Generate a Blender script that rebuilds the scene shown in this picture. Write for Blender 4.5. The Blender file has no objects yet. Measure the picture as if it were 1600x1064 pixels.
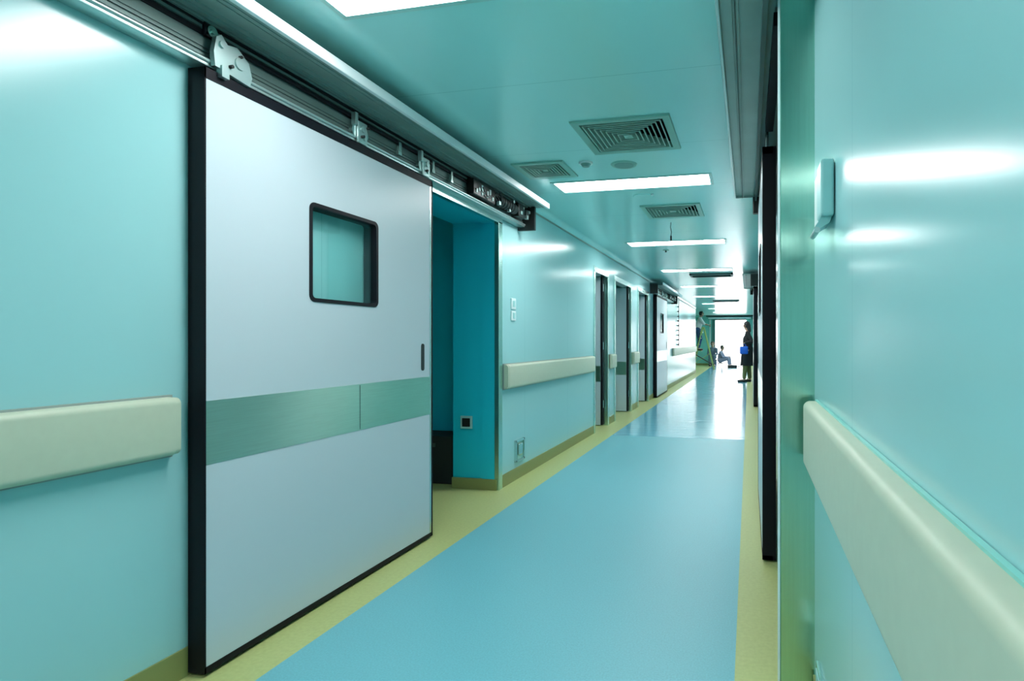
import bpy, bmesh, math, random
from mathutils import Vector, Matrix
random.seed(7)
PI = math.pi
sc = bpy.context.scene
col = sc.collection

# ------------------------------------------------------------------ camera
cam_d = bpy.data.cameras.new('camera')
cam = bpy.data.objects.new('camera', cam_d); col.objects.link(cam)
cam.location = (0, 0, 1.165)
cam.rotation_euler = (PI/2, 0, math.atan2(200, 905.5))
cam_d.sensor_width = 36
cam_d.lens = 905.5/1600*36
cam_d.shift_x = (800-970)/1600
cam_d.shift_y = 1/1600
cam_d.clip_start = .02
sc.camera = cam

# ------------------------------------------------------------------ world (white overcast daylight seen through the end doorway)
w = bpy.data.worlds.new('world'); sc.world = w; w.use_nodes = True
bg = w.node_tree.nodes['Background']
bg.inputs[0].default_value = (1.0, 1.0, 1.0, 1)
bg.inputs[1].default_value = 5.0
LAMP = 17.0
sc.view_settings.view_transform = 'Standard'
sc.view_settings.look = 'None'
sc.view_settings.gamma = 1
sc.view_settings.exposure = 0.68
sc.view_settings.use_curve_mapping = False

# ------------------------------------------------------------------ materials
def mat(name, c, rough=.5, metal=0.0, spec=.5, coat=0.0, coat_rough=.05, emit=None, estr=0, noise=0, nscale=40,
        bump=0, bscale=1.0, seam=None, aniso=None, stretch=(1,1,1)):
    m = bpy.data.materials.new(name); m.use_nodes = True
    nt = m.node_tree; N = nt.nodes; L = nt.links; b = N['Principled BSDF']
    b.inputs['Base Color'].default_value = (*c, 1)
    b.inputs['Roughness'].default_value = rough
    b.inputs['Metallic'].default_value = metal
    b.inputs['Specular IOR Level'].default_value = spec
    b.inputs['Coat Weight'].default_value = coat
    b.inputs['Coat Roughness'].default_value = coat_rough
    if emit:
        b.inputs['Emission Color'].default_value = (*emit, 1); b.inputs['Emission Strength'].default_value = estr
    if aniso:                                    # brushed grain: the highlight spreads across the grain, along this vector
        b.inputs['Anisotropic'].default_value = .97
        tv = N.new('ShaderNodeCombineXYZ')
        for i in range(3): tv.inputs[i].default_value = aniso[i]
        L.new(tv.outputs[0], b.inputs['Tangent'])
    geo = N.new('ShaderNodeNewGeometry')
    mp = N.new('ShaderNodeMapping'); mp.inputs['Scale'].default_value = stretch
    L.new(geo.outputs['Position'], mp.inputs['Vector'])
    cur = None
    if noise:
        n = N.new('ShaderNodeTexNoise'); n.inputs['Scale'].default_value = nscale; n.inputs['Detail'].default_value = 4
        L.new(mp.outputs[0], n.inputs['Vector'])
        r = N.new('ShaderNodeMapRange'); r.inputs['From Min'].default_value = .3; r.inputs['From Max'].default_value = .7
        r.inputs['To Min'].default_value = 1-noise; r.inputs['To Max'].default_value = 1+noise
        L.new(n.outputs['Fac'], r.inputs['Value'])
        mx = N.new('ShaderNodeVectorMath'); mx.operation = 'SCALE'; mx.inputs[0].default_value = c
        L.new(r.outputs[0], mx.inputs['Scale']); cur = mx.outputs[0]
        L.new(cur, b.inputs['Base Color'])
    if seam:                                     # thin joint lines between the wall / ceiling panels along the corridor
        axis, pitch, off, width = seam
        sx = N.new('ShaderNodeSeparateXYZ'); L.new(geo.outputs['Position'], sx.inputs[0])
        a = N.new('ShaderNodeMath'); a.operation = 'ADD'; a.inputs[1].default_value = off+100*pitch; L.new(sx.outputs[axis], a.inputs[0])
        d = N.new('ShaderNodeMath'); d.operation = 'MODULO'; d.inputs[1].default_value = pitch; L.new(a.outputs[0], d.inputs[0])
        lt = N.new('ShaderNodeMath'); lt.operation = 'LESS_THAN'; lt.inputs[1].default_value = width; L.new(d.outputs[0], lt.inputs[0])
        mx2 = N.new('ShaderNodeMix'); mx2.data_type = 'RGBA'
        L.new(lt.outputs[0], mx2.inputs['Factor'])
        if cur: L.new(cur, mx2.inputs['A'])
        else: mx2.inputs['A'].default_value = (*c, 1)
        mx2.inputs['B'].default_value = (c[0]*.7, c[1]*.82, c[2]*.82, 1)
        L.new(mx2.outputs['Result'], b.inputs['Base Color'])
    if bump:
        n2 = N.new('ShaderNodeTexNoise'); n2.inputs['Scale'].default_value = bscale; n2.inputs['Detail'].default_value = 2
        L.new(mp.outputs[0], n2.inputs['Vector'])
        bp = N.new('ShaderNodeBump'); bp.inputs['Strength'].default_value = 1; bp.inputs['Distance'].default_value = bump
        L.new(n2.outputs['Fac'], bp.inputs['Height']); L.new(bp.outputs[0], b.inputs['Normal'])
        if coat: L.new(bp.outputs[0], b.inputs['Coat Normal'])
    return m

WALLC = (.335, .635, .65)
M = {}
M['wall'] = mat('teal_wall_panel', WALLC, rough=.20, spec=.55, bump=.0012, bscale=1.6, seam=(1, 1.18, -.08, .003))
M['wall_l'] = mat('teal_left_wall_panel', WALLC, rough=.20, spec=.55, bump=.0012, bscale=1.6, seam=(1, 1.235, .17, .003))
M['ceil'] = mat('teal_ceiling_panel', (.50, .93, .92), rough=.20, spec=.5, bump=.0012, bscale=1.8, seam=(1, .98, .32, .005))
M['room'] = mat('blue_teal_room_wall', (.006, .60, .78), rough=.45)
M['khaki'] = mat('khaki_vinyl', (.44, .50, .20), rough=.45, noise=.06, nscale=60)
M['baseboard'] = mat('olive_skirting', (.25, .28, .10), rough=.4)
M['blue'] = mat('blue_vinyl_floor', (.15, .45, .52), rough=.42, spec=.45, noise=.10, nscale=150, bump=.0004, bscale=60)
M['bluegloss'] = mat('glossy_blue_vinyl_floor', (.17, .47, .60), rough=.17, spec=.5, noise=.05, nscale=90, bump=.006, bscale=2.2, stretch=(.9, 4.0, 1))
M['leaf'] = mat('pale_blue_door_panel', (.52, .615, .665), rough=.34, spec=.5)
M['leafdim'] = mat('pale_blue_swing_door', (.58, .72, .78), rough=.3, spec=.5)
M['rubber'] = mat('black_rubber', (.004, .005, .009), rough=.5, spec=.2)
M['band'] = mat('brushed_steel_band', (.42, .64, .54), rough=.30, metal=1, aniso=(0, 0, 1), noise=.05, nscale=8, stretch=(1, 1, 40))
M['steel'] = mat('brushed_stainless_steel', (.50, .74, .68), rough=.26, metal=1, noise=.06, nscale=6, stretch=(30, 30, .5))
M['steelcol'] = mat('brushed_steel_column', (.40, .64, .54), rough=.15, metal=1, aniso=(1, 0, 0), noise=.04, nscale=6, stretch=(30, 30, .5))
M['steelb'] = mat('bright_stainless_steel', (.62, .74, .72), rough=.25, metal=1)
M['alu'] = mat('anodised_aluminium', (.50, .64, .63), rough=.35, metal=.8)
M['white_lip'] = mat('white_painted_edge', (.86, .93, .95), rough=.35)
M['track'] = mat('grey_green_aluminium', (.30, .42, .40), rough=.42, metal=.5, noise=.08, nscale=5)
M['beam'] = mat('dark_grey_green_aluminium', (.13, .20, .19), rough=.5, metal=.3)
M['trackd'] = mat('dark_track_metal', (.09, .14, .135), rough=.45, metal=.5)
M['rail'] = mat('pale_green_vinyl_rail', (.51, .57, .44), rough=.42, noise=.02, nscale=30)
M['trim'] = mat('pinkish_grey_joint', (.30, .36, .33), rough=.5)
M['vent'] = mat('painted_vent_louver', (.34, .55, .48), rough=.4)
M['ventframe'] = mat('painted_vent_frame', (.26, .55, .48), rough=.35)
M['dark'] = mat('dark_cavity', (.012, .02, .02), rough=.7)
M['diff'] = mat('light_diffuser', (.9, .9, .9), emit=(1.0, .975, .975), estr=LAMP)
M['lframe'] = mat('light_frame', (.45, .75, .72), rough=.3)
M['plastic'] = mat('white_plastic', (.72, .86, .86), rough=.3)
M['plasticteal'] = mat('pale_teal_plastic', (.35, .66, .66), rough=.3)
M['grey'] = mat('grey_disc', (.22, .42, .39), rough=.5)
M['black'] = mat('black_plastic', (.01, .012, .012), rough=.4)
M['endwall'] = mat('end_wall_teal', (.22, .62, .56), rough=.3)
M['ladder'] = mat('yellow_green_ladder', (.35, .5, .16), rough=.4)
M['skin'] = mat('skin', (.48, .28, .20), rough=.5)
M['hair'] = mat('black_hair', (.01, .01, .012), rough=.5)
M['cblack'] = mat('black_cloth', (.01, .012, .014), rough=.8)
M['cblue'] = mat('bright_blue_fabric', (.01, .12, .62), rough=.6)
M['cwhite'] = mat('white_shirt_cloth', (.7, .72, .74), rough=.8)
M['cdenim'] = mat('dark_blue_denim', (.02, .07, .18), rough=.8)
M['clilac'] = mat('grey_lilac_cloth', (.30, .30, .42), rough=.8)
M['cgrey'] = mat('blue_grey_cloth', (.12, .18, .24), rough=.8)
M['colive'] = mat('olive_trousers', (.16, .18, .07), rough=.8)
M['ground'] = mat('pale_concrete', (.6, .6, .58), rough=.8, noise=.05, nscale=4)
def glass_mat():
    m = bpy.data.materials.new('clear_glass'); m.use_nodes = True
    nt = m.node_tree; nt.nodes.clear()
    o = nt.nodes.new('ShaderNodeOutputMaterial'); mx = nt.nodes.new('ShaderNodeMixShader')
    t = nt.nodes.new('ShaderNodeBsdfTransparent'); t.inputs[0].default_value = (.88, .99, .98, 1)
    g = nt.nodes.new('ShaderNodeBsdfGlossy'); g.inputs['Roughness'].default_value = .03
    f = nt.nodes.new('ShaderNodeFresnel')
    ge = nt.nodes.new('ShaderNodeNewGeometry'); mr = nt.nodes.new('ShaderNodeMapRange')      # same index of refraction from either side of the thin pane
    mr.inputs['To Min'].default_value = 1.5; mr.inputs['To Max'].default_value = 1/1.5
    nt.links.new(ge.outputs['Backfacing'], mr.inputs['Value']); nt.links.new(mr.outputs[0], f.inputs[0])
    nt.links.new(f.outputs[0], mx.inputs[0]); nt.links.new(t.outputs[0], mx.inputs[1]); nt.links.new(g.outputs[0], mx.inputs[2])
    nt.links.new(mx.outputs[0], o.inputs[0]); return m
M['glass'] = glass_mat()

# ------------------------------------------------------------------ mesh helpers
def wloc(o):
    v = Vector((0, 0, 0))
    while o: v += Vector(o.location); o = o.parent
    return v
class MB:
    def __init__(s): s.bm = bmesh.new()
    def box(s, x0, x1, y0, y1, z0, z1, bev=0, seg=2, rot=None, mi=0):
        t = bmesh.new(); bmesh.ops.create_cube(t, size=1)
        c = Vector(((x0+x1)/2, (y0+y1)/2, (z0+z1)/2))
        for v in t.verts: v.co = Vector((v.co.x*abs(x1-x0), v.co.y*abs(y1-y0), v.co.z*abs(z1-z0)))
        if bev: bmesh.ops.bevel(t, geom=t.edges[:]+t.verts[:], offset=bev, segments=seg, affect='EDGES', profile=.5)
        if rot: bmesh.ops.rotate(t, verts=t.verts, cent=(0, 0, 0), matrix=rot)
        for v in t.verts: v.co += c
        for f in t.faces: f.material_index = mi
        s._merge(t); return s
    def _merge(s, t):
        me = bpy.data.meshes.new('tmp'); t.to_mesh(me); t.free(); s.bm.from_mesh(me); bpy.data.meshes.remove(me)
    def cyl(s, p0, p1, r, r2=None, n=20):
        p0 = Vector(p0); p1 = Vector(p1); d = p1-p0
        t = bmesh.new(); bmesh.ops.create_cone(t, cap_ends=True, segments=n, radius1=r, radius2=r if r2 is None else r2, depth=d.length)
        q = d.to_track_quat('Z', 'Y').to_matrix().to_4x4()
        bmesh.ops.transform(t, matrix=Matrix.Translation((p0+p1)/2) @ q, verts=t.verts)
        s._merge(t); return s
    def sph(s, c, r, sx=1, sy=1, sz=1, n=16):
        t = bmesh.new(); bmesh.ops.create_uvsphere(t, u_segments=n, v_segments=n//2, radius=r)
        for v in t.verts: v.co = Vector((v.co.x*sx, v.co.y*sy, v.co.z*sz))+Vector(c)
        s._merge(t); return s
    def prism(s, prof, a0, a1, axis='y'):
        """extrude a closed profile of (x,z) along y, or (x,y) along z, or (y,z) along x"""
        def P(p, a):
            return {'y': (p[0], a, p[1]), 'z': (p[0], p[1], a), 'x': (a, p[0], p[1])}[axis]
        A = [s.bm.verts.new(P(p, a0)) for p in prof]; B = [s.bm.verts.new(P(p, a1)) for p in prof]
        n = len(prof)
        for i in range(n): s.bm.faces.new((A[i], A[(i+1) % n], B[(i+1) % n], B[i]))
        s.bm.faces.new(A[::-1]); s.bm.faces.new(B); return s
    def quad(s, *pts, mi=0):
        f = s.bm.faces.new([s.bm.verts.new(p) for p in pts]); f.material_index = mi; return s
    def tube(s, pts, r, n=10):
        for a, b in zip(pts, pts[1:]): s.cyl(a, b, r, n=n); s.sph(b, r, n=8)
        return s
    def build(s, name, m, parent=None, smooth=False):
        bm = s.bm; bmesh.ops.recalc_face_normals(bm, faces=bm.faces)
        if parent is not None:
            o = wloc(parent)
            for v in bm.verts: v.co -= o
        me = bpy.data.meshes.new(name); bm.to_mesh(me); bm.free()
        for k in (m if isinstance(m, (list, tuple)) else [m]): me.materials.append(M[k] if isinstance(k, str) else k)
        if smooth:
            for p in me.polygons: p.use_smooth = True
            try: me.set_sharp_from_angle(angle=R(40))
            except Exception: pass
        ob = bpy.data.objects.new(name, me); col.objects.link(ob)
        if parent is not None: ob.parent = parent
        return ob
def R(a): return a*PI/180
def tag(o, label=None, cat=None, group=None, kind=None):
    if label: o['label'] = label
    if cat: o['category'] = cat
    if group: o['group'] = group
    if kind: o['kind'] = kind
    return o
def empty(name, loc, label, cat, group=None, kind=None):
    o = bpy.data.objects.new(name, None); col.objects.link(o); o.location = loc; o.empty_display_size = .1
    return tag(o, label, cat, group, kind)
def struct(o, label, cat): return tag(o, label, cat, kind='structure')
def copy_tree(o, parent=None):
    c = o.copy(); col.objects.link(c)
    if parent is not None: c.parent = parent
    for ch in list(o.children):
        copy_tree(ch, c)
    return c
def arc(cx, cz, r, a0, a1, n=6): return [(cx+r*math.cos(R(a0+(a1-a0)*i/n)), cz+r*math.sin(R(a0+(a1-a0)*i/n))) for i in range(n+1)]

# ------------------------------------------------------------------ dimensions
LW, RW, H = -1.915, .207, 2.40
Y0, Y1 = -5.0, 28.2            # corridor from behind the camera to the end wall
LIGHTX = (-1.50, -.28)
LIGHTS = [-3.6, -.78, 1.63, 4.30, 7.10, 9.97, 13.0, 16.0, 19.1, 22.1, 25.0]  # the farthest lamp is an addition that brightens the end wall
VENTS = [(-.705, 3.405, .57), (-1.43, 3.96, .38), (-.70, 5.47, .55)]
WIDE = [(-.675, 10.85, .78, .42), (-.675, 17.95, .78, .42)]
holes = [(LIGHTX[0], LIGHTX[1], y, y+.30) for y in LIGHTS]
holes += [(x-s/2+.035, x+s/2-.035, y-s/2+.035, y+s/2-.035) for x, y, s in VENTS]
holes += [(x-a/2+.03, x+a/2-.03, y-b/2+.03, y+b/2-.03) for x, y, a, b in WIDE]

def holed(us, vs, holes):
    us = sorted(set(us+[h[0] for h in holes]+[h[1] for h in holes])); vs = sorted(set(vs+[h[2] for h in holes]+[h[3] for h in holes]))
    for i in range(len(us)-1):
        for j in range(len(vs)-1):
            cu, cv = (us[i]+us[i+1])/2, (vs[j]+vs[j+1])/2
            if not any(h[0] < cu < h[1] and h[2] < cv < h[3] for h in holes):
                yield us[i], us[i+1], vs[j], vs[j+1]
# ceiling
b = MB()
XL, XR = -4.6, 2.0
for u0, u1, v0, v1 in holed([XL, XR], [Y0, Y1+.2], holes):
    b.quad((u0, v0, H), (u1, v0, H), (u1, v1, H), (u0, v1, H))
bmesh.ops.remove_doubles(b.bm, verts=b.bm.verts, dist=1e-5)
for u0, u1, v0, v1 in holes:
    zt = H+.04 if u1-u0 > 1 else H+.16
    for p, q in (((u0, v0), (u1, v0)), ((u1, v0), (u1, v1)), ((u1, v1), (u0, v1)), ((u0, v1), (u0, v0))):
        b.quad((*p, H), (*q, H), (*q, zt), (*p, zt), mi=1 if u1-u0 < 1 else 0)
    b.quad((u0, v0, zt), (u1, v0, zt), (u1, v1, zt), (u0, v1, zt), mi=1 if u1-u0 < 1 else 0)
b.box(XL, XR, Y0, Y1+.2, H+.2, H+.3)
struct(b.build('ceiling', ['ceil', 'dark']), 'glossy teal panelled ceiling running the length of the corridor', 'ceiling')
# floor
b = MB()
for x0, x1, mi in ((XL, -1.655, 0), (-1.655, -.048, 1), (-.048, XR, 0)):
    for y0, y1, far in ((Y0, 7.0, 0), (7.0, Y1+.1, 1)):
        k = mi+(1 if far and mi == 1 else 0)
        b.quad((x0, y0, 0), (x1, y0, 0), (x1, y1, 0), (x0, y1, 0), mi=k)
bmesh.ops.remove_doubles(b.bm, verts=b.bm.verts, dist=1e-5)
b.box(XL, XR, Y0, Y1+.1, -.12, -.02)
struct(b.build('floor', ['khaki', 'blue', 'bluegloss']), 'blue vinyl corridor floor edged with yellow green strips', 'floor')

# left wall: segments along y with openings
OPEN_L = [(2.85, 4.22, 2.10), (7.12, 7.80, 2.06), (8.26, 9.42, 2.06), (10.08, 11.10, 2.06)]
b = MB(); y = Y0
for a, c_, z in OPEN_L:
    b.box(LW-.12, LW, y, a, 0, H+.1); b.box(LW-.12, LW, a, c_, z, H+.1); y = c_
b.box(LW-.12, LW, y, 21.5, 0, H+.1)
b.box(LW-1.9, LW, 21.38, 21.5, 0, H+.1)
struct(b.build('wall_left', 'wall_l'), 'glossy teal panelled wall left of the corridor', 'wall')
# side room behind the first opening
b = MB()
b.box(LW-.385, LW-.12, 4.22, 4.34, 0, H+.1); b.box(LW-.385, LW-.12, 2.4, 4.22, 2.10, H+.1)
b.box(LW-.385, LW-.12, 2.4, 2.85, 0, H+.1)
b.box(-4.4, LW-.385, 4.60, 4.72, 0, H+.1); b.box(-4.4, LW-.12, 1.7, 1.82, 0, H+.1)
b.box(LW-.40, LW-.385, 4.34, 4.60, 0, H+.1)
b.box(LW-.13, LW-.026, 4.207, 4.221, 0, 2.10); b.box(LW-.13, LW-.026, 2.85, 4.22, 2.089, 2.101)
struct(b.build('wall_side_room', 'room'), 'deep blue teal wall inside the first open doorway', 'wall')
b = MB()
b.box(LW-.385, LW-.005, 4.198, 4.22, .0, .085)
struct(b.build('baseboard_side_room', 'baseboard'), 'olive skirting at the foot of the blue teal wall inside the doorway', 'baseboard')
b = MB()
for y in (6.5, 8.0, 9.75, 11.6): b.box(-4.5, LW-.12, y, y+.1, 0, H+.1)
struct(b.build('wall_partitions', 'wall'), 'teal partition walls of the rooms behind the left doorways', 'wall')
b = MB()
b.box(XL-.1, XL, Y0, Y1+.2, -.1, H+.3); b.box(XR, XR+.1, Y0, Y1+.2, -.1, H+.3)
b.box(RW+.12, XR, 1.0, 1.1, 0, H+.1); b.box(RW+.12, XR, 4.9, 5.0, 0, H+.1)
struct(b.build('wall_outer', 'wall'), 'teal outer walls of the side rooms', 'wall')
b = MB(); b.box(XL-.1, XR+.1, Y0-.1, Y0, -.1, H+.3)
struct(b.build('wall_back', 'wall'), 'teal wall closing the corridor behind the viewer', 'wall')
# right wall
b = MB()
b.box(RW, RW+.12, Y0, 2.09, 0, H+.1); b.box(RW, RW+.12, 2.09, 3.30, 2.12, H+.1); b.box(RW, RW+.12, 3.30, Y1, 0, H+.1)
struct(b.build('wall_right', 'wall'), 'glossy teal panelled wall close on the right', 'wall')
# end wall with the bright doorway
b = MB()
for u0, u1, v0, v1 in holed([XL, XR], [0, H+.3], [(-1.57, -.12, 0, 2.17)]):
    b.box(u0, u1, Y1, Y1+.15, v0, v1)
struct(b.build('wall_end', 'endwall'), 'teal wall with the bright open doorway at the far end', 'wall')
b = MB(); b.box(-14, 14, Y1+.1, Y1+30, -.12, -.01)
struct(b.build('floor_outside', 'ground'), 'pale daylit ground beyond the end doorway', 'ground')
# door frame at the end
f = empty('door_5', (-.85, Y1-.03, 0), 'dark teal door frame around the bright end doorway', 'door frame', kind='structure')
MB().box(-1.72, -1.57, Y1-.08, Y1+.02, 0, 2.2).build('jamb', mat('dark_teal_frame', (.03, .16, .14), rough=.35), f)
MB().box(-.12, -.02, Y1-.08, Y1+.02, 0, 2.2).build('jamb', 'endwall', f)
MB().box(-1.57, -.12, Y1-.08, Y1+.02, 2.17, 2.20).build('frame_head', 'black', f)
MB().box(-1.9, .1, Y1-.16, Y1-.02, 2.235, 2.29, bev=.004).build('track_cover', 'white_lip', f)
MB().box(-2.0, .2, Y1-.20, Y1-.02, 2.34, 2.385, bev=.004).build('track', 'black', f)

MB().box(-1.84, -1.80, Y1-.05, Y1+.01, 0, 2.2).build('trim_strip', 'white_lip', f)
# coves and joint strips
def cove(xw, sgn, y0, y1, name, label):
    r = .05
    prof = [(xw-sgn*.002, H), (xw-sgn*.002, H-r)]+[(xw+sgn*(r-r*math.cos(R(t))), H-r+r*math.sin(R(t))) for t in range(0, 91, 15)]
    MBo = MB().prism(prof, y0, y1)
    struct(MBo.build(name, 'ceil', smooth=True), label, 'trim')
cove(LW, 1, Y0, 21.5, 'trim_1', 'rounded teal cove where the left wall meets the ceiling')
cove(RW, -1, Y0, Y1, 'trim_2', 'rounded teal cove where the right wall meets the ceiling')
b = MB(); b.box(LW-.001, LW+.004, 4.72, 11.2, 2.335, 2.351); b.box(LW-.001, LW+.004, 14.7, 21.5, 2.335, 2.351)
struct(b.build('trim_3', 'trim'), 'thin pinkish grey joint line below the left ceiling cove', 'trim')
# baseboards
BBL = [(Y0, 2.80), (4.27, 7.07), (7.90, 8.20), (9.48, 10.02), (11.16, 21.5)]
b = MB()
for a, c_ in BBL: b.box(LW-.001, LW+.007, a, c_, 0, .10)
struct(b.build('baseboard_left', 'baseboard'), 'olive skirting along the foot of the left wall', 'baseboard')
b = MB(); b.box(RW-.007, RW+.001, Y0, 1.94, 0, .10); b.box(RW-.007, RW+.001, 3.35, Y1, 0, .10)
struct(b.build('baseboard_right', 'baseboard'), 'olive skirting along the foot of the right wall', 'baseboard')
b = MB(); b.box(XL+.1, -1.72, Y1-.01, Y1, 0, .10)
struct(b.build('baseboard_end', 'baseboard'), 'olive skirting at the foot of the end wall', 'baseboard')

# stainless frames of the openings
def frame_set(name, label, y0, y1, z, wd=.045, inner=.12, proud=.012, dark='steel', x=LW):
    o = empty(name, (x, (y0+y1)/2, 0), label, 'door frame', kind='structure')
    for a, c_ in ((y0-wd, y0+.012), (y1-.012, y1+wd)):
        MB().box(x-inner, x+proud, a, c_, 0, z, bev=.002).build('jamb', dark, o)
    MB().box(x-inner, x+proud, y0-wd, y1+wd, z-.012, z+wd, bev=.002).build('frame_head', 'steelb', o)
    return o
frame_set('trim_4', 'stainless steel frame of the nearest open doorway on the left', 2.85, 4.22, 2.10, wd=.055, inner=.026)
frame_set('trim_5', 'stainless steel frame of the first of three narrow doorways, nearest the rail end', 7.12, 7.80, 2.06, wd=.06)
frame_set('trim_6', 'stainless steel frame of the middle one of three narrow doorways', 8.26, 9.42, 2.06, wd=.06)
frame_set('trim_7', 'stainless steel frame of the narrow doorway beside the far black-edged door', 10.08, 11.10, 2.06, wd=.06)
# right column
c0 = empty('trim_8', (.15, 2.02, 0), 'tall stainless steel door column on the right beside the handrail end', 'door frame', kind='structure')
MB().box(.098, .222, 1.955, 2.09, 0, H, bev=.004).build('column', 'steelcol', c0)
MB().box(.092, .099, 1.948, 1.957, 0, H).build('edge_strip', 'white_lip', c0)

# ------------------------------------------------------------------ sliding doors
def rounded_rect(y0, y1, z0, z1, r, n=5):
    pts = []
    for cy, cz, a in ((y1-r, z1-r, 0), (y0+r, z1-r, 90), (y0+r, z0+r, 180), (y1-r, z0+r, 270)):
        pts += [(cy+r*math.cos(R(a+90*i/n)), cz+r*math.sin(R(a+90*i/n))) for i in range(n+1)]
    return pts
def ring_prism(outer, inner, x0, x1, bm=None):
    b = MB() if bm is None else bm; n = len(outer)
    V = [[b.bm.verts.new((x, p[0], p[1])) for p in ring] for x, ring in ((x0, outer), (x1, outer), (x0, inner), (x1, inner))]
    for i in range(n):
        j = (i+1) % n
        b.bm.faces.new((V[0][i], V[0][j], V[1][j], V[1][i])); b.bm.faces.new((V[2][i], V[2][j], V[3][j], V[3][i]))
        b.bm.faces.new((V[0][i], V[0][j], V[2][j], V[2][i])); b.bm.faces.new((V[1][i], V[1][j], V[3][j], V[3][i]))
    return b
def sliding_door(name, label, xf, sgn, y0, y1, ztop=2.115, window=True, detail=True):
    """leaf whose corridor face is at xf; sgn = +1 when that face looks towards +x"""
    xb = xf-sgn*.068; xm = xf-sgn*.052
    X = lambda d: xf-sgn*d
    o = empty(name, ((xf+xb)/2, (y0+y1)/2, 0), label, 'sliding door', kind='structure')
    lo, hi = sorted((xf, xm))
    py0, py1, pz0, pz1 = y0+.006, y1-.014, .035, ztop-.038
    wy0, wy1, wz0, wz1 = y0+.49, y0+.96, 1.335, 1.765
    p = MB()
    hl = [(wy0+.012, wy1-.012, wz0+.012, wz1-.012)] if window else []
    for u0, u1, v0, v1 in holed([py0, py1], [pz0, pz1], hl): 
        for xx in (lo, hi): p.quad((xx, u0, v0), (xx, u1, v0), (xx, u1, v1), (xx, u0, v1))
    bmesh.ops.remove_doubles(p.bm, verts=p.bm.verts, dist=1e-5)
    for a, c_, q in ((py0, py1, pz0), (py0, py1, pz1)): p.quad((lo, a, q), (hi, a, q), (hi, c_, q), (lo, c_, q))
    for a in (py0, py1): p.quad((lo, a, pz0), (hi, a, pz0), (hi, a, pz1), (lo, a, pz1))
    if window:
        a, c_, d, e = hl[0]
        for q in (d, e): p.quad((lo, a, q), (hi, a, q), (hi, c_, q), (lo, c_, q))
        for q in (a, c_): p.quad((lo, q, d), (hi, q, d), (hi, q, e), (lo, q, e))
    pn = p.build('door_panel', 'leaf', o)
    # black rubber edging
    s = MB()
    a0, a1 = sorted((X(-.002), xb))
    s.box(a0, a1, y0, y0+.006, .012, ztop); s.box(a0, a1, y1-.014, y1, .012, ztop)
    s.box(a0, a1, y0, y1, ztop-.038, ztop); s.box(a0, a1, y0, y1, .012, .035)
    c0_, c1_ = sorted((xm, xb)); s.box(c0_, c1_, y0, y0+.03, .012, ztop)
    s.build('edge_seal', 'rubber', o)
    if sgn > 0: MB().box(xf-.001, xf+.002, y1-.030, y1-.016, .036, ztop-.04).build('edge_strip', 'steelb', o)
    # metal band
    a, c_ = sorted((X(-.0015), X(.001)))
    bn = MB().box(a, c_, py0, y1-.03, .735 if detail else .73, .957).build('steel_band', 'band', o)
    MB().box(*sorted((X(-.0025), X(0))), (y0+y1)/2+.08, (y0+y1)/2+.083, .74, .952).build('joint', 'trackd', bn)
    if window:
        fr = ring_prism(rounded_rect(wy0, wy1, wz0, wz1, .03), rounded_rect(wy0+.017, wy1-.017, wz0+.017, wz1-.017, .018), *sorted((X(-.004), xb)))
        fo = fr.build('window_frame', 'rubber', o)
        MB().box(*sorted((X(.012), X(.016))), wy0+.01, wy1-.01, wz0+.01, wz1-.01).build('glass', 'glass', fo)
    hb = MB(); hb.prism(rounded_rect(y1-.120, y1-.092, .995, 1.15, .0125), *sorted((X(-.004), X(.01))), axis='x')
    hb.build('recessed_handle', 'black', o)
    return o
sliding_door('door_1', 'large pale blue sliding door with square window and black edging, nearest on the left', -1.837, 1, 1.644, 3.122)
sliding_door('door_4', 'far pale sliding door with thick black edge on the left wall, slim window', -1.837, 1, 11.73, 13.27)
d2 = sliding_door('door_2', 'nearer of two black-edged sliding doors on the right wall, seen edge on', .072, -1, 3.147, 4.62, ztop=2.19, window=True)
d3 = sliding_door('door_3', 'farther of two black-edged sliding doors on the right wall, seen edge on', .085, -1, 10.5, 12.0, ztop=2.13, window=False)

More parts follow.
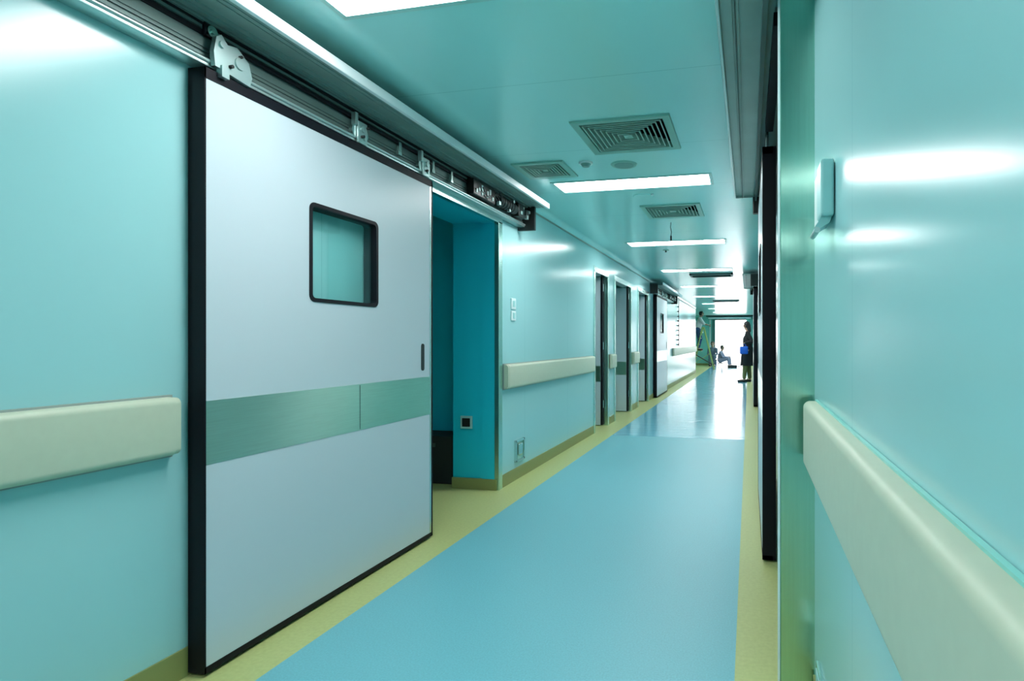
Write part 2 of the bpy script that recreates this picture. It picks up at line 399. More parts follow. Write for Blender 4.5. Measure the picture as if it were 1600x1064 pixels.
# ------------------------------------------------------------------ sliding door track, left
def track_left(y0, y1, ly0, label, full=True):
    """ly0 = near edge of the door leaf that hangs from it"""
    o = empty('sliding_door_track', (LW, (y0+y1)/2, 2.1), label, 'door track', 'sliding door tracks')
    # top cover plate with ribbed underside and a white front lip
    c = MB(); c.box(-1.665, LW+.002, y0, y1, 2.298, 2.322)
    for i, (xa, wd, dp) in enumerate(((-1.70, .010, .004), (-1.725, .030, .003), (-1.79, .012, .006), (-1.82, .022, .010), (-1.85, .008, .013))):
        c.box(xa, xa-wd, y0, y1, 2.298-dp, 2.299)
    cv = c.build('cover', 'track', o)
    lip = MB().box(-1.645, -1.667, y0, y1, 2.283, 2.327, bev=.003).build('cover_lip', 'white_lip', cv)
    MB().box(-1.66, LW, y0-.004, y0+.002, 2.27, 2.325).build('cover_end', 'trackd', cv)
    # back beam
    bk = MB(); bk.box(LW+.04, LW+.002, y0, y1-.0, 2.15, 2.298)
    for z, hh, dp in ((2.165, .010, .010), (2.185, .006, .006), (2.20, .030, .004), (2.262, .012, .010), (2.280, .010, .016)):
        bk.box(LW+.039, LW+.04+dp, y0, y1, z, z+hh)
    bk.build('back_beam', 'beam', o)
    MB().box(LW+.035, LW+.046, y0, y1, 2.240, 2.258).build('groove', 'rubber', o)
    MB().box(LW+.040, LW+.056, y0, y1, 2.272, 2.279).build('groove', 'rubber', o)
    # running rail
    rl = MB(); rl.box(LW+.004, LW+.066, y0+.02, y1-.03, 2.128, 2.150, bev=.003); rl.cyl((LW+.066, y0+.02, 2.146), (LW+.066, y1-.03, 2.146), .008)
    rl.build('running_rail', 'alu', o, smooth=True)
    # drive belt: two runs and the return pulley
    bt = MB(); bt.box(LW+.050, LW+.060, ly0+.02, y1-.1, 2.236, 2.243); bt.box(LW+.050, LW+.060, ly0+.02, y1-.1, 2.275, 2.281)
    bt.box(LW+.050, LW+.060, ly0+.018, ly0+.026, 2.236, 2.281); bt.box(LW+.050, LW+.060, y1-.106, y1-.098, 2.236, 2.281)
    bt.build('drive_belt', 'rubber', o)
    pl = MB(); pl.cyl((LW+.045, ly0+.045, 2.258), (LW+.066, ly0+.045, 2.258), .020); pl.cyl((LW+.066, ly0+.045, 2.258), (LW+.072, ly0+.045, 2.258), .009)
    pl.build('pulley', 'steel', o, smooth=True)
    # hangers
    for i, yy in enumerate((ly0+.10, ly0+.83, ly0+1.40)):
        h = MB()
        if i == 0:
            h.prism([(yy-.07, 2.13), (yy+.075, 2.115), (yy+.085, 2.15), (yy+.07, 2.20), (yy+.02, 2.235), (yy-.02, 2.225), (yy-.045, 2.25), (yy-.065, 2.235), (yy-.075, 2.18)], LW+.074, LW+.092, axis='x')
            h.cyl((LW+.09, yy-.045, 2.215), (LW+.10, yy-.045, 2.215), .012); h.cyl((LW+.09, yy+.03, 2.18), (LW+.098, yy+.03, 2.18), .022)
            h.box(LW+.075, LW+.10, yy-.05, yy-.02, 2.10, 2.14)
        else:
            h.box(LW+.074, LW+.088, yy-.03, yy+.035, 2.12, 2.225, bev=.004)
            h.box(LW+.060, LW+.086, yy-.05, yy-.03, 2.20, 2.26, bev=.003)
            h.cyl((LW+.088, yy, 2.19), (LW+.098, yy, 2.19), .016); h.cyl((LW+.088, yy+.01, 2.145), (LW+.096, yy+.01, 2.145), .008)
        hh = h.build('hanger', 'alu', o)
        for q in (-.035, .035): MB().cyl((LW+.055, yy+q, 2.176), (LW+.074, yy+q, 2.176), .026).build('roller', 'steelb', hh, smooth=True)
        MB().cyl((LW+.086, yy-.01, 2.152), (LW+.104, yy-.01, 2.152), .007, n=6).build('bolt', 'black', hh)
        MB().cyl((LW+.086, yy+.03, 2.205), (LW+.103, yy+.03, 2.205), .006, n=6).build('bolt', 'black', hh)
    # clamps on the beam
    for yy in (ly0+1.16, ly0+1.50, ly0+1.72):
        cl = MB(); cl.box(LW+.05, LW+.07, yy, yy+.022, 2.175, 2.245, bev=.003); cl.box(LW+.05, LW+.078, yy-.02, yy+.01, 2.17, 2.19, bev=.002)
        cl.build('belt_clamp', 'steelb', o)
    # motor and controller
    m0 = y1-1.05
    cb = MB(); cb.box(LW+.045, LW+.10, m0, m0+.34, 2.165, 2.27, bev=.005)
    co = cb.build('controller_box', 'black', o)
    for q in range(7): MB().box(LW+.098, LW+.106, m0+.03+q*.042, m0+.05+q*.042, 2.18+.02*(q % 2), 2.21+.02*(q % 3), bev=.001).build('terminal', 'plastic', co)
    mo = MB(); mo.cyl((LW+.085, m0+.40, 2.215), (LW+.085, m0+.72, 2.215), .040, n=24); mo.cyl((LW+.085, m0+.72, 2.215), (LW+.085, m0+.76, 2.215), .030); mo.box(LW+.05, LW+.12, m0+.74, m0+.86, 2.165, 2.275, bev=.006)
    for q in range(6): mo.cyl((LW+.085, m0+.42+q*.045, 2.215), (LW+.085, m0+.435+q*.045, 2.215), .044, n=24)
    mo.build('motor', 'black', o)
    for q in range(4):
        pts = [(LW+.105+.004*q, m0+.02+.1*q+j*.06, 2.20+.028*math.sin(j*1.7+q*2)+.01*q) for j in range(9)]
        MB().tube(pts, .0035, n=6).build('wire', 'black', o)
    for q, (yy, z, a) in enumerate(((m0+.36, 2.17, .03), (m0+.55, 2.16, .02), (m0+.63, 2.245, .025), (m0+.78, 2.19, .03), (m0+.83, 2.24, .02), (m0+.90, 2.175, .035), (m0+.95, 2.23, .025))):
        MB().box(LW+.10, LW+.125, yy, yy+a, z, z+a*.9, bev=.002).build('connector', 'alu', o)
    pu = MB(); pu.cyl((LW+.05, y1-.10, 2.225), (LW+.11, y1-.10, 2.225), .035, n=24); pu.build('drive_pulley', 'trackd', o, smooth=True)
    ep = MB(); ep.box(LW+.002, LW+.155, y1-.055, y1-.02, 2.10, 2.30, bev=.004); ep.build('end_plate', 'black', o)
    st = MB(); st.box(LW+.002, LW+.16, y0-.01, y0+.03, 2.11, 2.30, bev=.004); st.build('end_plate', 'black', o)
    return o
track_left(.96, 4.66, 1.644, 'long open sliding door track with exposed rollers above the large nearest door')
track_left(11.35, 14.65, 11.73, 'small far open door track with black end above the far black-edged door on the left')

# right tracks, seen from below
def track_right(y0, y1, ly0, label, xo=0):
    o = empty('sliding_door_track', (RW, (y0+y1)/2, 2.1), label, 'door track', 'sliding door tracks')
    yb = max(y0, 2.10)
    c = MB(); c.box(-.105, .09, y0, y1, 2.318, 2.335); c.box(.09, RW, yb, y1, 2.318, 2.335)
    c.box(-.068, -.058, y0, y1, 2.312, 2.319); c.box(-.045, -.035, y0, y1, 2.308, 2.319)
    cv = c.build('cover', 'track', o)
    MB().box(-.112, -.098, y0, y1, 2.300, 2.338, bev=.003).build('cover_lip', 'alu', cv)
    MB().box(-.050, -.046, y0, y1, 2.298, 2.32).build('seam_strip', 'trackd', cv)
    MB().box(.045, .062, y0, y1-.05, 2.26, 2.318).build('inner_lip', 'trackd', o)
    bk = MB(); bk.box(.165, RW, yb, y1-.02, 2.15, 2.318); bk.box(.15, .166, yb, y1-.02, 2.235, 2.25)
    bk.build('back_beam', 'trackd', o)
    MB().box(.085, .125, yb, ly0+.01, 2.27, 2.318).build('running_rail', 'rubber', o)
    for yy in (ly0+.06, ly0+1.3):
        h = MB(); h.box(.088, .102, yy-.03, yy+.04, ztop_r-.01, 2.31, bev=.003)
        h.build('hanger', 'steelb', o)
    e = MB(); e.box(.03, .12, y1-.03, y1+.03, 2.17, 2.30, bev=.008); e.build('end_bumper', 'black', o)
    MB().box(-.10, RW, y1-.004, y1+.004, 2.30, 2.334).build('end_plate', 'alu', o)
    if y0 > 5: MB().box(.03, RW, y0-.02, y0+.02, 2.12, 2.33, bev=.005).build('end_plate', 'black', o)
    return o
ztop_r = 2.19
track_right(.2, 4.70, 3.147, 'grey sliding door track seen from below at top right of the near doorway')
ztop_r = 2.13
track_right(10.3, 12.9, 10.5, 'small far sliding door track with black end cap on the right wall')

# ------------------------------------------------------------------ swing doors of the narrow doorways
def swing_door(n, label, y, x0, x1, band=(.61, .825)):
    o = empty('swing_door', ((x0+x1)/2, y, 0), label, 'door', 'pale swing doors standing open in narrow doorways')
    wz0, wz1, wx1 = 1.25, 1.78, x1-.185; wx0 = wx1-.30
    p = MB()
    for u0, u1, v0, v1 in holed([x0, x1], [.012, 2.04], [(wx0, wx1, wz0, wz1)]): p.box(u0, u1, y, y+.04, v0, v1)
    p.build('door_panel', 'leafdim', o)
    MB().box(x1, x1+.028, y-.004, y+.05, .012, 2.045, bev=.003).build('edge_seal', 'rubber', o)
    MB().box(x0+.01, x1-.004, y-.004, y+.001, *band).build('steel_band', 'band', o)
    fr = MB()
    fr.box(wx0, wx1, y-.006, y+.045, wz1-.02, wz1+.005); fr.box(wx0, wx1, y-.006, y+.045, wz0-.005, wz0+.02)
    fr.box(wx0-.005, wx0+.02, y-.006, y+.045, wz0-.005, wz1+.005); fr.box(wx1-.02, wx1+.005, y-.006, y+.045, wz0-.005, wz1+.005)
    fo = fr.build('window_frame', 'rubber', o)
    MB().box(wx0, wx1, y+.015, y+.02, wz0, wz1).build('glass', 'glass', fo)
    for z in (.25, 1.05, 1.85): MB().cyl((x1+.034, y+.012, z), (x1+.034, y+.012, z+.10), .008, n=10).build('hinge', 'steelb', o)
    k = MB(); k.cyl((x0+.07, y, 1.0), (x0+.07, y-.05, 1.0), .009, n=10); k.cyl((x0+.07, y-.05, 1.0), (x0+.19, y-.05, 1.0), .009, n=10); k.build('lever_handle', 'steelb', o)
    return o
swing_door(1, 'pale swing door standing open in the nearest of three narrow doorways', 7.72, -2.87, -1.99)
swing_door(2, 'pale blue swing door with black edge standing open in the middle narrow doorway', 9.35, -2.85, -1.97)
swing_door(3, 'pale blue swing door in the narrow doorway next to the far black-edged door', 11.04, -2.82, -1.965)

# ------------------------------------------------------------------ handrails
def rail_left(y0, y1, label, group='pale green wall handrails on the left wall'):
    x0, xf, za, zb, r = LW+.002, LW+.052, .783, .978, .022
    prof = [(x0, za), ]+arc(xf-r, za+r, r, -90, 0)+arc(xf-r, zb-r, r, 0, 90)+[(x0, zb)]
    o = empty('wall_handrail', (LW, (y0+y1)/2, .78), label, 'handrail', group)
    cw = min(.02, (y1-y0)*.2)
    MB().prism(prof, y0+cw, y1-cw).build('rail_cover', 'rail', o, smooth=True)
    cap = lambda a, c_: MB().prism([(x0+(px-x0)*.96, za+.003+(pz-za)*.97) for px, pz in prof], a, c_).build('end_cap', 'rail', o, smooth=True)
    cap(y0, y0+cw); cap(y1-cw, y1)
    MB().box(x0-.001, x0+.012, y0, y1, za-.008, zb+.006).build('mounting_strip', 'trim', o)
    return o
rail_left(-4.8, 1.585, 'pale green wall handrail left of the large nearest sliding door')
rail_left(4.30, 6.98, 'pale green wall handrail between the nearest open doorway and the narrow doorways')
rail_left(7.90, 8.18, 'very short piece of handrail between the first and middle narrow doorways')
rail_left(9.50, 10.0, 'short piece of handrail between the middle and last narrow doorways')
rail_left(14.8, 21.4, 'farthest handrail on the left wall, washed out by daylight')
def rail_right(y0, y1, label):
    x0, xf, za, zb, r = RW-.002, .163, .780, .982, .020
    prof = [(x0, za)]+[(xf+r-r*math.sin(R(t)), za+r-r*math.cos(R(t))) for t in range(0, 91, 15)]+[(xf+r-r*math.cos(R(t)), zb-r+r*math.sin(R(t))) for t in range(0, 91, 15)]+[(x0, zb)]
    o = empty('wall_handrail', (RW, (y0+y1)/2, .78), label, 'handrail')
    MB().prism(prof, y0+.02, y1-.02).build('rail_cover', 'rail', o, smooth=True)
    for a, c_ in ((y0, y0+.02), (y1-.02, y1)):
        MB().prism([(x0+(px-x0)*.95, za+.003+(pz-za)*.97) for px, pz in prof], a, c_).build('end_cap', 'rail', o, smooth=True)
    MB().box(x0-.006, x0+.001, y0, y1, za-.004, zb+.004).build('mounting_strip', 'endwall', o)
    return o
rail_right(-4.8, 1.875, 'large pale green wall handrail close on the right wall')

# ------------------------------------------------------------------ ceiling lights
def ceiling_light(y, label):
    o = empty('ceiling_light', (sum(LIGHTX)/2, y+.15, H), label, 'ceiling light', 'rectangular ceiling lights along the corridor')
    x0, x1, y0, y1 = LIGHTX[0], LIGHTX[1], y, y+.30
    f = MB(); t = .012
    for a in ((x0-t, x1+t, y0-t, y0+t), (x0-t, x1+t, y1-t, y1+t), (x0-t, x0+t, y0, y1), (x1-t, x1+t, y0, y1)): f.box(*a, H-.006, H+.012)
    f.build('frame', 'lframe', o)
    MB().box(x0+.008, x1-.008, y0+.008, y1-.008, H+.012, H+.024).build('diffuser', 'diff', o)
    return o
labels = ['ceiling light behind the viewer near the back wall', 'ceiling light just behind the viewer', 'ceiling light nearest the viewer, cut by the top edge of the photo',
 'bright ceiling light just beyond the large square vent', 'ceiling light just beyond the hanging wire', 'ceiling light in front of the first wide dark vent',
 'ceiling light second beyond the hanging wire, over the far black-edged door', 'ceiling light before the second wide dark vent', 'ceiling light beyond the second wide dark vent',
 'ceiling light second nearest to the end doorway', 'added ceiling light closest to the end doorway, brightening the end wall']
proto = ceiling_light(LIGHTS[0], labels[0])
for y, lb in zip(LIGHTS[1:], labels[1:]):
    o = copy_tree(proto); o.location.y = y+.15; o['label'] = lb

# ------------------------------------------------------------------ ceiling vents
def vent(x, y, s, label, rings=6):
    o = empty('ceiling_vent', (x, y, H), label, 'vent', 'square louvered ceiling vents')
    fr = MB(); h = s/2; w_ = .045
    pts = lambda a, z: [(x-a, y-a, z), (x+a, y-a, z), (x+a, y+a, z), (x-a, y+a, z)]
    def ring(b_, a0, z0, a1, z1):
        P, Q = [b_.bm.verts.new(p) for p in pts(a0, z0)], [b_.bm.verts.new(p) for p in pts(a1, z1)]
        for i in range(4): b_.bm.faces.new((P[i], P[(i+1) % 4], Q[(i+1) % 4], Q[i]))
    ring(fr, h, H-.001, h-.004, H-.012); ring(fr, h-.004, H-.012, h-w_, H-.010); ring(fr, h-w_, H-.010, h-w_-.004, H+.03)
    fr.build('frame', 'ventframe', o)
    step = (h-w_-.004)/(rings+1.3)
    for k in range(rings):
        a = h-w_-.006-step*(k+.35)
        l = MB(); ring(l, a, H-.012, a-step*.62, H+.036); ring(l, a+.002, H-.010, a-step*.62+.002, H+.038); ring(l, a, H-.012, a+.002, H-.010)
        ring(l, a-step*.62, H+.036, a-step*.62+.002, H+.038); ring(l, a+.004, H-.0125, a-.004, H-.0125)
        l.build('louver', 'vent', o)
    a = step*.9; c = MB(); ring(c, a, H-.008, .001, H-.004); c.build('centre_plate', 'vent', o)
    return o
vent(*VENTS[0], 'large square louvered vent in the ceiling, biggest in view', rings=7)
vent(*VENTS[1], 'small square louvered vent beside the end of the left door track', rings=5)
vent(*VENTS[2], 'square louvered vent with a wire hanging beside it', rings=6)
def wide_vent(x, y, a, b_, label):
    o = empty('return_grille', (x, y, H), label, 'vent', 'wide dark ceiling grilles')
    f = MB(); t = .035
    for q in ((x-a/2, x+a/2, y-b_/2, y-b_/2+t), (x-a/2, x+a/2, y+b_/2-t, y+b_/2), (x-a/2, x-a/2+t, y-b_/2, y+b_/2), (x+a/2-t, x+a/2, y-b_/2, y+b_/2)): f.box(*q, H-.03, H+.002)
    f.build('frame', 'trackd', o)
    for k in range(9):
        yy = y-b_/2+.05+k*(b_-.1)/8
        MB().box(x-a/2+.03, x+a/2-.03, yy-.014, yy+.014, H-.001, H+.002, rot=Matrix.Rotation(R(35), 3, 'X')).build('louver', 'trackd', o)
    return o
wide_vent(*WIDE[0], 'wide dark ceiling grille nearer the viewer, behind the fourth light')
wide_vent(*WIDE[1], 'wide dark ceiling grille farther down the corridor')

# ------------------------------------------------------------------ small ceiling things
sp = empty('ceiling_speaker', (-.852, 3.96, H), 'round grey ceiling speaker between large vent and bright light', 'speaker')
MB().cyl((-.852, 3.96, H-.008), (-.852, 3.96, H+.001), .085, r2=.095, n=40).build('rim', 'ventframe', sp, smooth=True)
MB().cyl((-.852, 3.96, H-.010), (-.852, 3.96, H-.005), .068, n=40).build('grille', 'grey', sp, smooth=True)
sm = empty('smoke_detector', (-1.10, 3.86, H), 'small round white detector between the small vent and the speaker', 'smoke detector')
MB().cyl((-1.10, 3.86, H-.012), (-1.10, 3.86, H), .048, n=32).build('base', 'plastic', sm, smooth=True)
MB().cyl((-1.10, 3.86, H-.030), (-1.10, 3.86, H-.012), .024, r2=.036, n=32).build('sensor', 'grey', sm, smooth=True)
r2 = empty('ceiling_disc', (-.877, 4.86, H), 'faint round teal cover plate in the ceiling just beyond the bright light', 'cover plate')
MB().cyl((-.877, 4.86, H-.007), (-.877, 4.86, H), .085, r2=.09, n=40).build('plate', 'ceil', r2, smooth=True)
MB().cyl((-.79, 4.80, H-.014), (-.79, 4.80, H), .012, n=16).build('status_light', 'plastic', r2, smooth=True)
hw = empty('hanging_wire', (-.79, 6.0, H), 'short dark wire hanging from the ceiling beside a square vent', 'wire')
MB().tube([(-.79, 6.0, H), (-.795, 6.0, H-.05), (-.785, 6.0, H-.10), (-.79, 6.0, H-.14)], .0035, n=8).build('wire', 'black', hw)
MB().cyl((-.79, 6.0, H-.19), (-.79, 6.0, H-.14), .009, n=12).build('connector', 'black', hw)
s2 = empty('ceiling_sprinkler', (-1.10, 7.82, H), 'small dark sprinkler disc in the ceiling beyond the third light', 'sprinkler')
MB().cyl((-1.10, 7.82, H-.006), (-1.10, 7.82, H), .04, n=24).build('plate', 'ventframe', s2, smooth=True)
MB().cyl((-1.10, 7.82, H-.03), (-1.10, 7.82, H-.006), .012, n=12).build('nozzle', 'trackd', s2)
hc = empty('hanging_cable', (LW+.03, 15.9, 2.3), 'dark thin cable hanging down the far left wall', 'cable')
MB().tube([(LW+.03, 15.9, 2.36), (LW+.03, 15.9, 1.9), (LW+.035, 15.9, 1.45), (LW+.03, 15.9, 1.02)], .008, n=8).build('cable', 'black', hc)
for k in range(9): MB().box(LW, LW+.045, 15.885, 15.915, 1.05+k*.13, 1.09+k*.13).build('clip', 'black', hc)

# ------------------------------------------------------------------ wall fittings
sw = empty('wall_switch', (LW, 4.50, 1.40), 'small white double wall switch on the left wall beside the doorway frame', 'switch')
MB().box(LW, LW+.012, 4.46, 4.55, 1.43, 1.52, bev=.003).build('upper_plate', 'plastic', sw)
MB().box(LW, LW+.012, 4.46, 4.55, 1.335, 1.415, bev=.003).build('lower_plate', 'plastic', sw)
MB().box(LW+.011, LW+.017, 4.485, 4.525, 1.45, 1.50, bev=.002).build('rocker', 'plasticteal', sw)
MB().box(LW+.011, LW+.017, 4.485, 4.525, 1.352, 1.40, bev=.002).build('rocker', 'plasticteal', sw)
ob = empty('outlet_box', (LW, 4.62, .15), 'small grey recessed outlet box low on the left wall near the doorway', 'outlet box')
b = MB(); y0_, y1_, z0_, z1_ = 4.54, 4.73, .15, .33
for q in ((y0_, y1_, z0_, z0_+.015), (y0_, y1_, z1_-.015, z1_), (y0_, y0_+.015, z0_, z1_), (y1_-.015, y1_, z0_, z1_)): b.box(LW, LW+.018, q[0], q[1], q[2], q[3])
b.build('frame', 'steelb', ob); MB().box(LW, LW+.006, y0_+.01, y1_-.01, z0_+.01, z1_-.01).build('back_plate', 'band', ob)
MB().box(LW+.004, LW+.03, 4.59, 4.66, .20, .30, bev=.01).build('outlet', 'steelb', ob)
so = empty('wall_socket', (-2.17, 4.20, .53), 'square socket with black centre on the blue teal wall inside the doorway', 'socket')
MB().box(-2.225, -2.125, 4.196, 4.21, .475, .575, bev=.003).build('face_plate', 'plasticteal', so)
MB().box(-2.208, -2.142, 4.190, 4.20, .492, .558, bev=.002).build('socket_insert', 'black', so)
bx = empty('storage_box', (-2.75, 4.42, 0), 'dark low box on the floor inside the first dark doorway', 'box')
MB().box(-3.3, -2.345, 4.30, 4.58, 0, .39, bev=.006).build('body', 'dark', bx)
MB().box(-2.9, -2.5, 4.29, 4.305, .30, .33, bev=.003).build('handle', 'trackd', bx)
# wall phone on the right wall
gh = empty('wall_handset', (RW, 1.60, 1.45), 'pale wall mounted handset with hook below, at right beside the steel column', 'handset')
MB().box(RW-.028, RW, 1.585, 1.70, 1.475, 1.615, bev=.005).build('back_plate', 'plastic', gh)
MB().box(RW-.034, RW-.002, 1.50, 1.585, 1.475, 1.615, bev=.006).build('cradle', 'plasticteal', gh)
b = MB(); b.prism([(RW-.030, 1.475), (RW-.004, 1.478), (RW-.010, 1.462), (RW-.034, 1.446), (RW-.045, 1.452)], 1.52, 1.60); b.build('hook', 'plasticteal', gh)
MB().cyl((RW-.042, 1.50, 1.44), (RW-.042, 1.60, 1.44), .007, n=14).build('hook_rod', 'alu', gh, smooth=True)
wp = empty('wall_outlet', (RW, 1.75, .12), 'steel edged outlet plate low on the right wall below the handrail', 'outlet')
MB().box(RW-.010, RW, 1.66, 1.83, .06, .205, bev=.002).build('frame', 'steelb', wp)
MB().box(RW-.012, RW-.009, 1.675, 1.815, .075, .19).build('face_plate', 'plasticteal', wp)

#PEOPLE
# ------------------------------------------------------------------ people
def capsule(b, p, q, r0, r1, n=14):
    b.cyl(p, q, r0, r2=r1, n=n); b.sph(p, r0, n=n); b.sph(q, r1, n=n)
def remesh(o, vox, it=4):
    m = o.modifiers.new('remesh', 'REMESH'); m.mode = 'VOXEL'; m.voxel_size = vox; m.use_smooth_shade = True
    s = o.modifiers.new('smooth', 'SMOOTH'); s.iterations = it; s.factor = .5
V = Vector
def hand(b, wr, d, side, curl):
    """palm, four unequal bent fingers and a side thumb; d points along the forearm, side across the palm"""
    d = V(d).normalized(); side = V(side).normalized(); nrm = d.cross(side).normalized()
    wr = V(wr); pe = wr+d*.085
    for k in (-.030, -.010, .010, .030): capsule(b, wr+side*k*.6+d*.01, pe+side*k, .013, .012, n=8)
    for k, ln in ((-.032, .068), (-.011, .080), (.011, .074), (.032, .058)):
        a = pe+side*k; m_ = a+(d*math.cos(curl*.5)+nrm*math.sin(curl*.5))*ln*.5; e = m_+(d*math.cos(curl*1.3)+nrm*math.sin(curl*1.3))*ln*.5
        capsule(b, a, m_, .009, .0085, n=8); capsule(b, m_, e, .0085, .007, n=8)
    t0 = wr+d*.03-side*.028; t1 = t0+(d*.6-side*.8).normalized()*.04; t2 = t1+(d*.9-side*.2+nrm*.3).normalized()*.032
    capsule(b, t0, t1, .012, .010, n=8); capsule(b, t1, t2, .010, .008, n=8)
def person(label, base, yaw, J, top, bottom, long_hair=False, skirt=None, sleeve=1.0, shoes='black'):
    """J holds the joints in metres about the feet, the figure faces +x before the yaw"""
    c_, s_ = math.cos(yaw), math.sin(yaw)
    def W(p): return V((base[0]+p[0]*c_-p[1]*s_, base[1]+p[0]*s_+p[1]*c_, base[2]+p[2]))
    D = lambda p: V((p[0]*c_-p[1]*s_, p[0]*s_+p[1]*c_, p[2]))
    P = {k: W(v) for k, v in J.items() if k not in ('look', 'curl')}
    o = empty('person', base, label, 'person')
    b = MB()
    hd = P['head']; fw = D(J.get('look', (1, 0, 0))).normalized(); sd = V((0, 0, 1)).cross(fw).normalized(); up = fw.cross(sd)
    # head with jaw, nose, brow and ears
    b.sph(hd, .085, 1.0, .93, 1.18, n=20); capsule(b, hd-up*.03+fw*.01, hd-up*.085+fw*.042, .066, .036)
    capsule(b, hd+fw*.083+up*.012, hd+fw*.102-up*.026, .008, .014, n=8)
    capsule(b, hd+fw*.078+sd*.03+up*.022, hd+fw*.078-sd*.03+up*.022, .012, .012, n=8)
    capsule(b, hd+fw*.083-up*.055+sd*.02, hd+fw*.083-up*.055-sd*.02, .007, .007, n=8)
    for q in (-1, 1): b.sph(hd+sd*q*.082-up*.01, .022, .6, .5, 1, n=10)
    capsule(b, P['neck'], hd-up*.05, .055, .05)
    capsule(b, P['chest'], P['neck'], .10, .06); capsule(b, P['pelvis'], P['chest'], .115, .12)
    for q in 'lr':
        capsule(b, P['chest']*.3+P['neck']*.7, P[q+'sh'], .06, .055)
        capsule(b, P[q+'sh'], P[q+'el'], .050, .036); capsule(b, P[q+'el'], P[q+'wr'], .037, .024)
        dd = (P[q+'wr']-P[q+'el']).normalized(); sde = dd.cross(V((0, 0, 1)) if abs(dd.z) < .8 else fw)
        hand(b, P[q+'wr'], dd, sde*(1 if q == 'l' else -1), J.get('curl', .5))
        capsule(b, P['pelvis'], P[q+'hip'], .10, .095); capsule(b, P[q+'hip'], P[q+'kn'], .088, .056)
        capsule(b, P[q+'kn'], P[q+'an'], .056, .036); ft = P[q+'an']+D((.15, 0, -.045)); capsule(b, P[q+'an']-V((0, 0, .03)), ft, .04, .03)
    body = b.build('body', 'skin', o); remesh(body, .0075, 3)
    # eyes
    for q in (-1, 1): MB().sph(hd+fw*.084+sd*q*.031+up*.004, .010, n=10).build('eye', 'black', body)
    h = MB(); h.sph(hd-fw*.012+up*.018, .094, 1.02, .98, 1.15, n=20)
    if long_hair: capsule(h, hd-fw*.05, hd-fw*.07-up*.16, .07, .05)
    hm = h.build('hair', 'hair', o)
    for v in hm.data.vertices:                                   # clear the face
        r = v.co+wloc(hm)-hd
        if r.dot(fw) > .035 and r.dot(up) < .055: v.co -= fw*(r.dot(fw)-.035)
    # clothing
    t = MB(); capsule(t, P['pelvis']+V((0, 0, .03)), P['chest'], .135, .142); capsule(t, P['chest'], P['neck']-V((0, 0, .03)), .122, .075)
    for q in 'lr':
        capsule(t, P['chest']*.3+P['neck']*.7, P[q+'sh'], .075, .068); capsule(t, P[q+'sh'], P[q+'el'], .066, .052)
        if sleeve: e = P[q+'el'].lerp(P[q+'wr'], sleeve*.93); capsule(t, P[q+'el'], e, .052, .040)
    to = t.build('shirt', top, o); remesh(to, .010, 3)
    t = MB()
    capsule(t, P['pelvis']-V((0, 0, .02)), P['pelvis']+V((0, 0, .06)), .13, .128)
    for q in 'lr':
        w_ = .8 if skirt else 1
        capsule(t, P['pelvis'], P[q+'hip'], .115*w_, .11*w_); capsule(t, P[q+'hip'], P[q+'kn'], .106*w_, .076)
        capsule(t, P[q+'kn'], P[q+'kn'].lerp(P[q+'an'], .88), .074, .056)
    tr = t.build('trousers', bottom, o); remesh(tr, .010, 3)
    if skirt:
        t = MB(); t.cyl(P['pelvis']+V((0, 0, .05)), V((P['pelvis'].x, P['pelvis'].y, base[2]+skirt)), 0.165, r2=.21, n=28)
        k = t.build('skirt', 'cblack', o, smooth=True)
    for q in 'lr':
        t = MB(); a = P[q+'an']; capsule(t, a+V((0, 0, -.045)), a+D((.16, 0, -.052)), .046, .036, n=14)
        s = t.build('shoe', shoes, o); remesh(s, .008, 2)
    return o
stand = dict(head=(.03, 0, 1.61), neck=(0, 0, 1.43), chest=(0, 0, 1.22), pelvis=(0, 0, .95), lsh=(0, .18, 1.38), rsh=(0, -.18, 1.38),
             lel=(.02, .23, 1.10), rel=(.02, -.23, 1.10), lwr=(.14, .20, .90), rwr=(.16, -.20, .90), lhip=(0, .085, .90), rhip=(0, -.085, .90),
             lkn=(.07, .09, .50), rkn=(-.02, -.09, .50), lan=(.06, .09, .085), ran=(-.14, -.09, .085))
p1 = dict(stand); p1.update(look=(1, -.5, -.1), lwr=(.07, .26, 1.115), rwr=(.10, -.22, .90), lel=(-.12, .245, 1.15), rel=(-.03, -.23, 1.10), ran=(-.06, -.09, .085), lan=(.10, .09, .085), curl=1.25)
person('person in black walking at right by the far doorway, carrying a bright blue bag', (-.03, 16.9, 0), PI, p1, 'cblack', 'colive', long_hair=True, skirt=.47)
bg_ = empty('handbag', (-.14, 16.63, .80), 'bright blue bag hanging from the hand of the person in black', 'bag')
t = MB(); t.box(-.25, -.02, 16.575, 16.65, .80, 1.02, bev=.03, seg=3); bo_ = t.build('bag_body', 'cblue', bg_, smooth=True)
MB().tube([(-.20, 16.63, 1.00), (-.19, 16.63, 1.06), (-.14, 16.63, 1.085), (-.09, 16.63, 1.06), (-.08, 16.63, 1.00)], .008).build('strap', 'cblue', bg_)
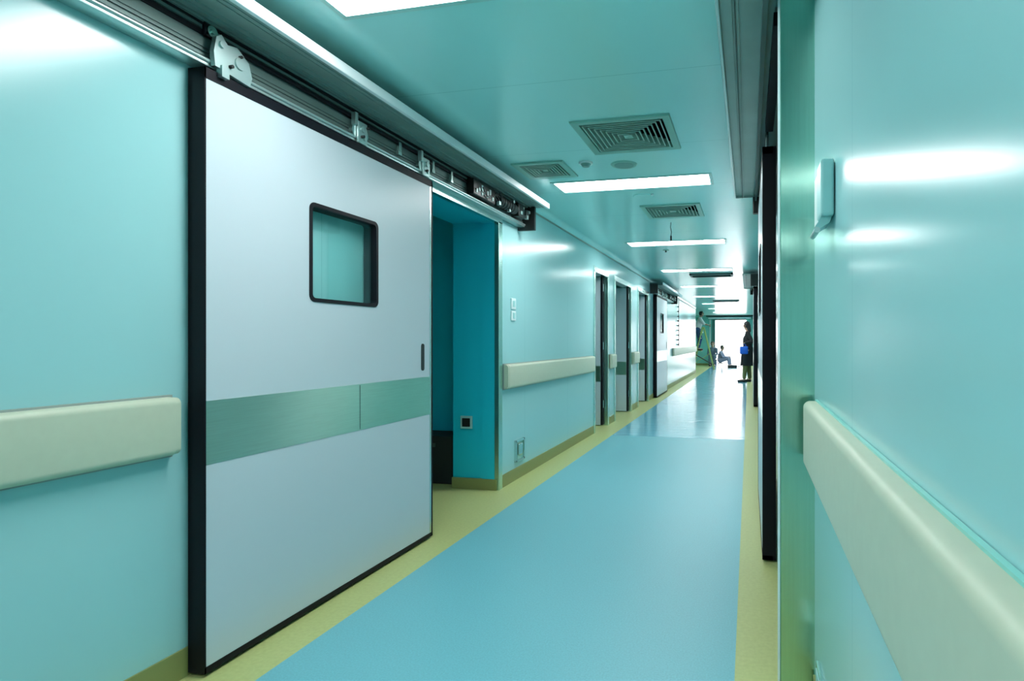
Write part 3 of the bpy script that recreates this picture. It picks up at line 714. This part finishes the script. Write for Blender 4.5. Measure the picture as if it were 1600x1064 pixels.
# person on the ladder
p2 = dict(stand); p2.update(head=(.10, 0, 1.52), neck=(.05, 0, 1.36), chest=(.02, 0, 1.16), pelvis=(-.05, 0, .90), lsh=(.05, .18, 1.31), rsh=(.05, -.18, 1.31),
     lel=(.20, .20, 1.10), rel=(.20, -.20, 1.10), lwr=(.36, .12, 1.06), rwr=(.36, -.12, 1.06), lhip=(-.05, .085, .86), rhip=(-.05, -.085, .86),
     lkn=(.06, .10, .48), rkn=(.02, -.10, .47), lan=(-.03, .09, .085), ran=(-.03, -.09, .085), curl=1.2)
LX, LY = -2.02, 24.2
person('person in white shirt and dark blue jeans standing up on the stepladder', (LX, LY, .78), 0, p2, 'cwhite', 'cdenim', sleeve=.3)
ld = empty('stepladder', (LX+.15, LY, 0), 'yellow green stepladder at the far left corner below the person in white', 'ladder')
def bar(name, p, q, r, m='ladder', par=ld): MB().cyl(p, q, r, n=10).build(name, m, par)
for q in (-.22, .22):
    bar('leg', (LX-.25, LY+q, 0), (LX+.16, LY+q, 1.75), .022); bar('leg', (LX+.62, LY+q, 0), (LX+.20, LY+q, 1.75), .022)
for k in range(6):
    z = .28+k*.25; x = LX-.25+.41*z/1.75; MB().box(x-.05, x+.05, LY-.22, LY+.22, z-.012, z+.012).build('step', 'ladder', ld)
MB().box(LX-.12, LX+.12, LY-.20, LY+.20, .755, .778, bev=.004).build('platform', 'ladder', ld)
bar('brace', (LX-.14, LY-.235, .62), (LX+.56, LY-.235, .22), .02, 'black'); bar('brace', (LX+.62, LY-.22, .22), (LX+.5, LY+.22, .22), .015, 'black')
bar('brace', (LX-.2, LY-.235, .2), (LX+.46, LY-.235, .66), .012)
# seated person and neighbour near the end doorway
sit = dict(head=(.06, 0, .86), neck=(.02, 0, .69), chest=(0, 0, .52), pelvis=(-.04, 0, .30), lsh=(0, .17, .64), rsh=(0, -.17, .64),
           lel=(.12, .20, .43), rel=(.12, -.20, .43), lwr=(.30, .12, .42), rwr=(.30, -.12, .42), lhip=(-.02, .09, .27), rhip=(-.02, -.09, .27),
           lkn=(.36, .12, .40), rkn=(.36, -.12, .36), lan=(.42, .12, .085), ran=(.40, -.12, .085), curl=.9)
person('person in grey lilac clothes sitting low in front of the bright end doorway', (-1.26, 27.3, 0), R(-10), sit, 'clilac', 'clilac')
MB_s = empty('low_stool', (-1.30, 27.3, 0), 'low dark stool under the person in grey lilac', 'stool')
MB().cyl((-1.30, 27.3, .13), (-1.30, 27.3, .16), .15, n=24).build('seat', 'black', MB_s)
for k in range(4):
    a = R(45+90*k); MB().cyl((-1.30+.13*math.cos(a), 27.3+.13*math.sin(a), 0), (-1.30+.10*math.cos(a), 27.3+.10*math.sin(a), .135), .014, n=8).build('leg', 'black', MB_s)
s2_ = dict(sit); s2_.update(head=(.04, 0, 1.03), neck=(0, 0, .86), chest=(-.02, 0, .68), pelvis=(-.05, 0, .44), lsh=(0, .17, .80), rsh=(0, -.17, .80), lel=(.05, .21, .56), rel=(.05, -.21, .56),
    lwr=(.26, .14, .50), rwr=(.26, -.14, .50), lhip=(-.03, .09, .42), rhip=(-.03, -.09, .42), lkn=(.38, .10, .46), rkn=(.38, -.10, .46), lan=(.36, .10, .085), ran=(.36, -.10, .085))
person('person in blue grey clothes sitting against the left side of the end doorway', (-1.66, 27.55, 0), R(-90), s2_, 'cgrey', 'cgrey')
cr = empty('crate', (-1.66, 27.62, 0), 'dark crate the person in blue grey clothes sits on', 'crate')
b = MB(); b.box(-1.84, -1.48, 27.47, 27.79, 0, .29, bev=.01); b.build('body', 'cdenim', cr)
MB().box(-1.86, -1.46, 27.45, 27.81, .26, .295, bev=.005).build('rim', 'black', cr)
tc = empty('tool_case', (-.70, 25.6, 0), 'flat black tool case lying on the shiny floor in front of the end doorway', 'tool case')
MB().box(-.90, -.50, 25.5, 25.75, .0, .07, bev=.012).build('base', 'black', tc); MB().box(-.90, -.50, 25.5, 25.75, .073, .13, bev=.012).build('lid', 'black', tc)
MB().tube([(-.78, 25.5, .07), (-.78, 25.46, .07), (-.62, 25.46, .07), (-.62, 25.5, .07)], .008, n=8).build('handle', 'trackd', tc)
th_ = MB(); th_.box(-.60, .05, 27.0, 27.5, .002, .02, bev=.004)
tag(th_.build('floor_mat', 'black'), 'thin black mat on the floor right of the end doorway', 'mat')
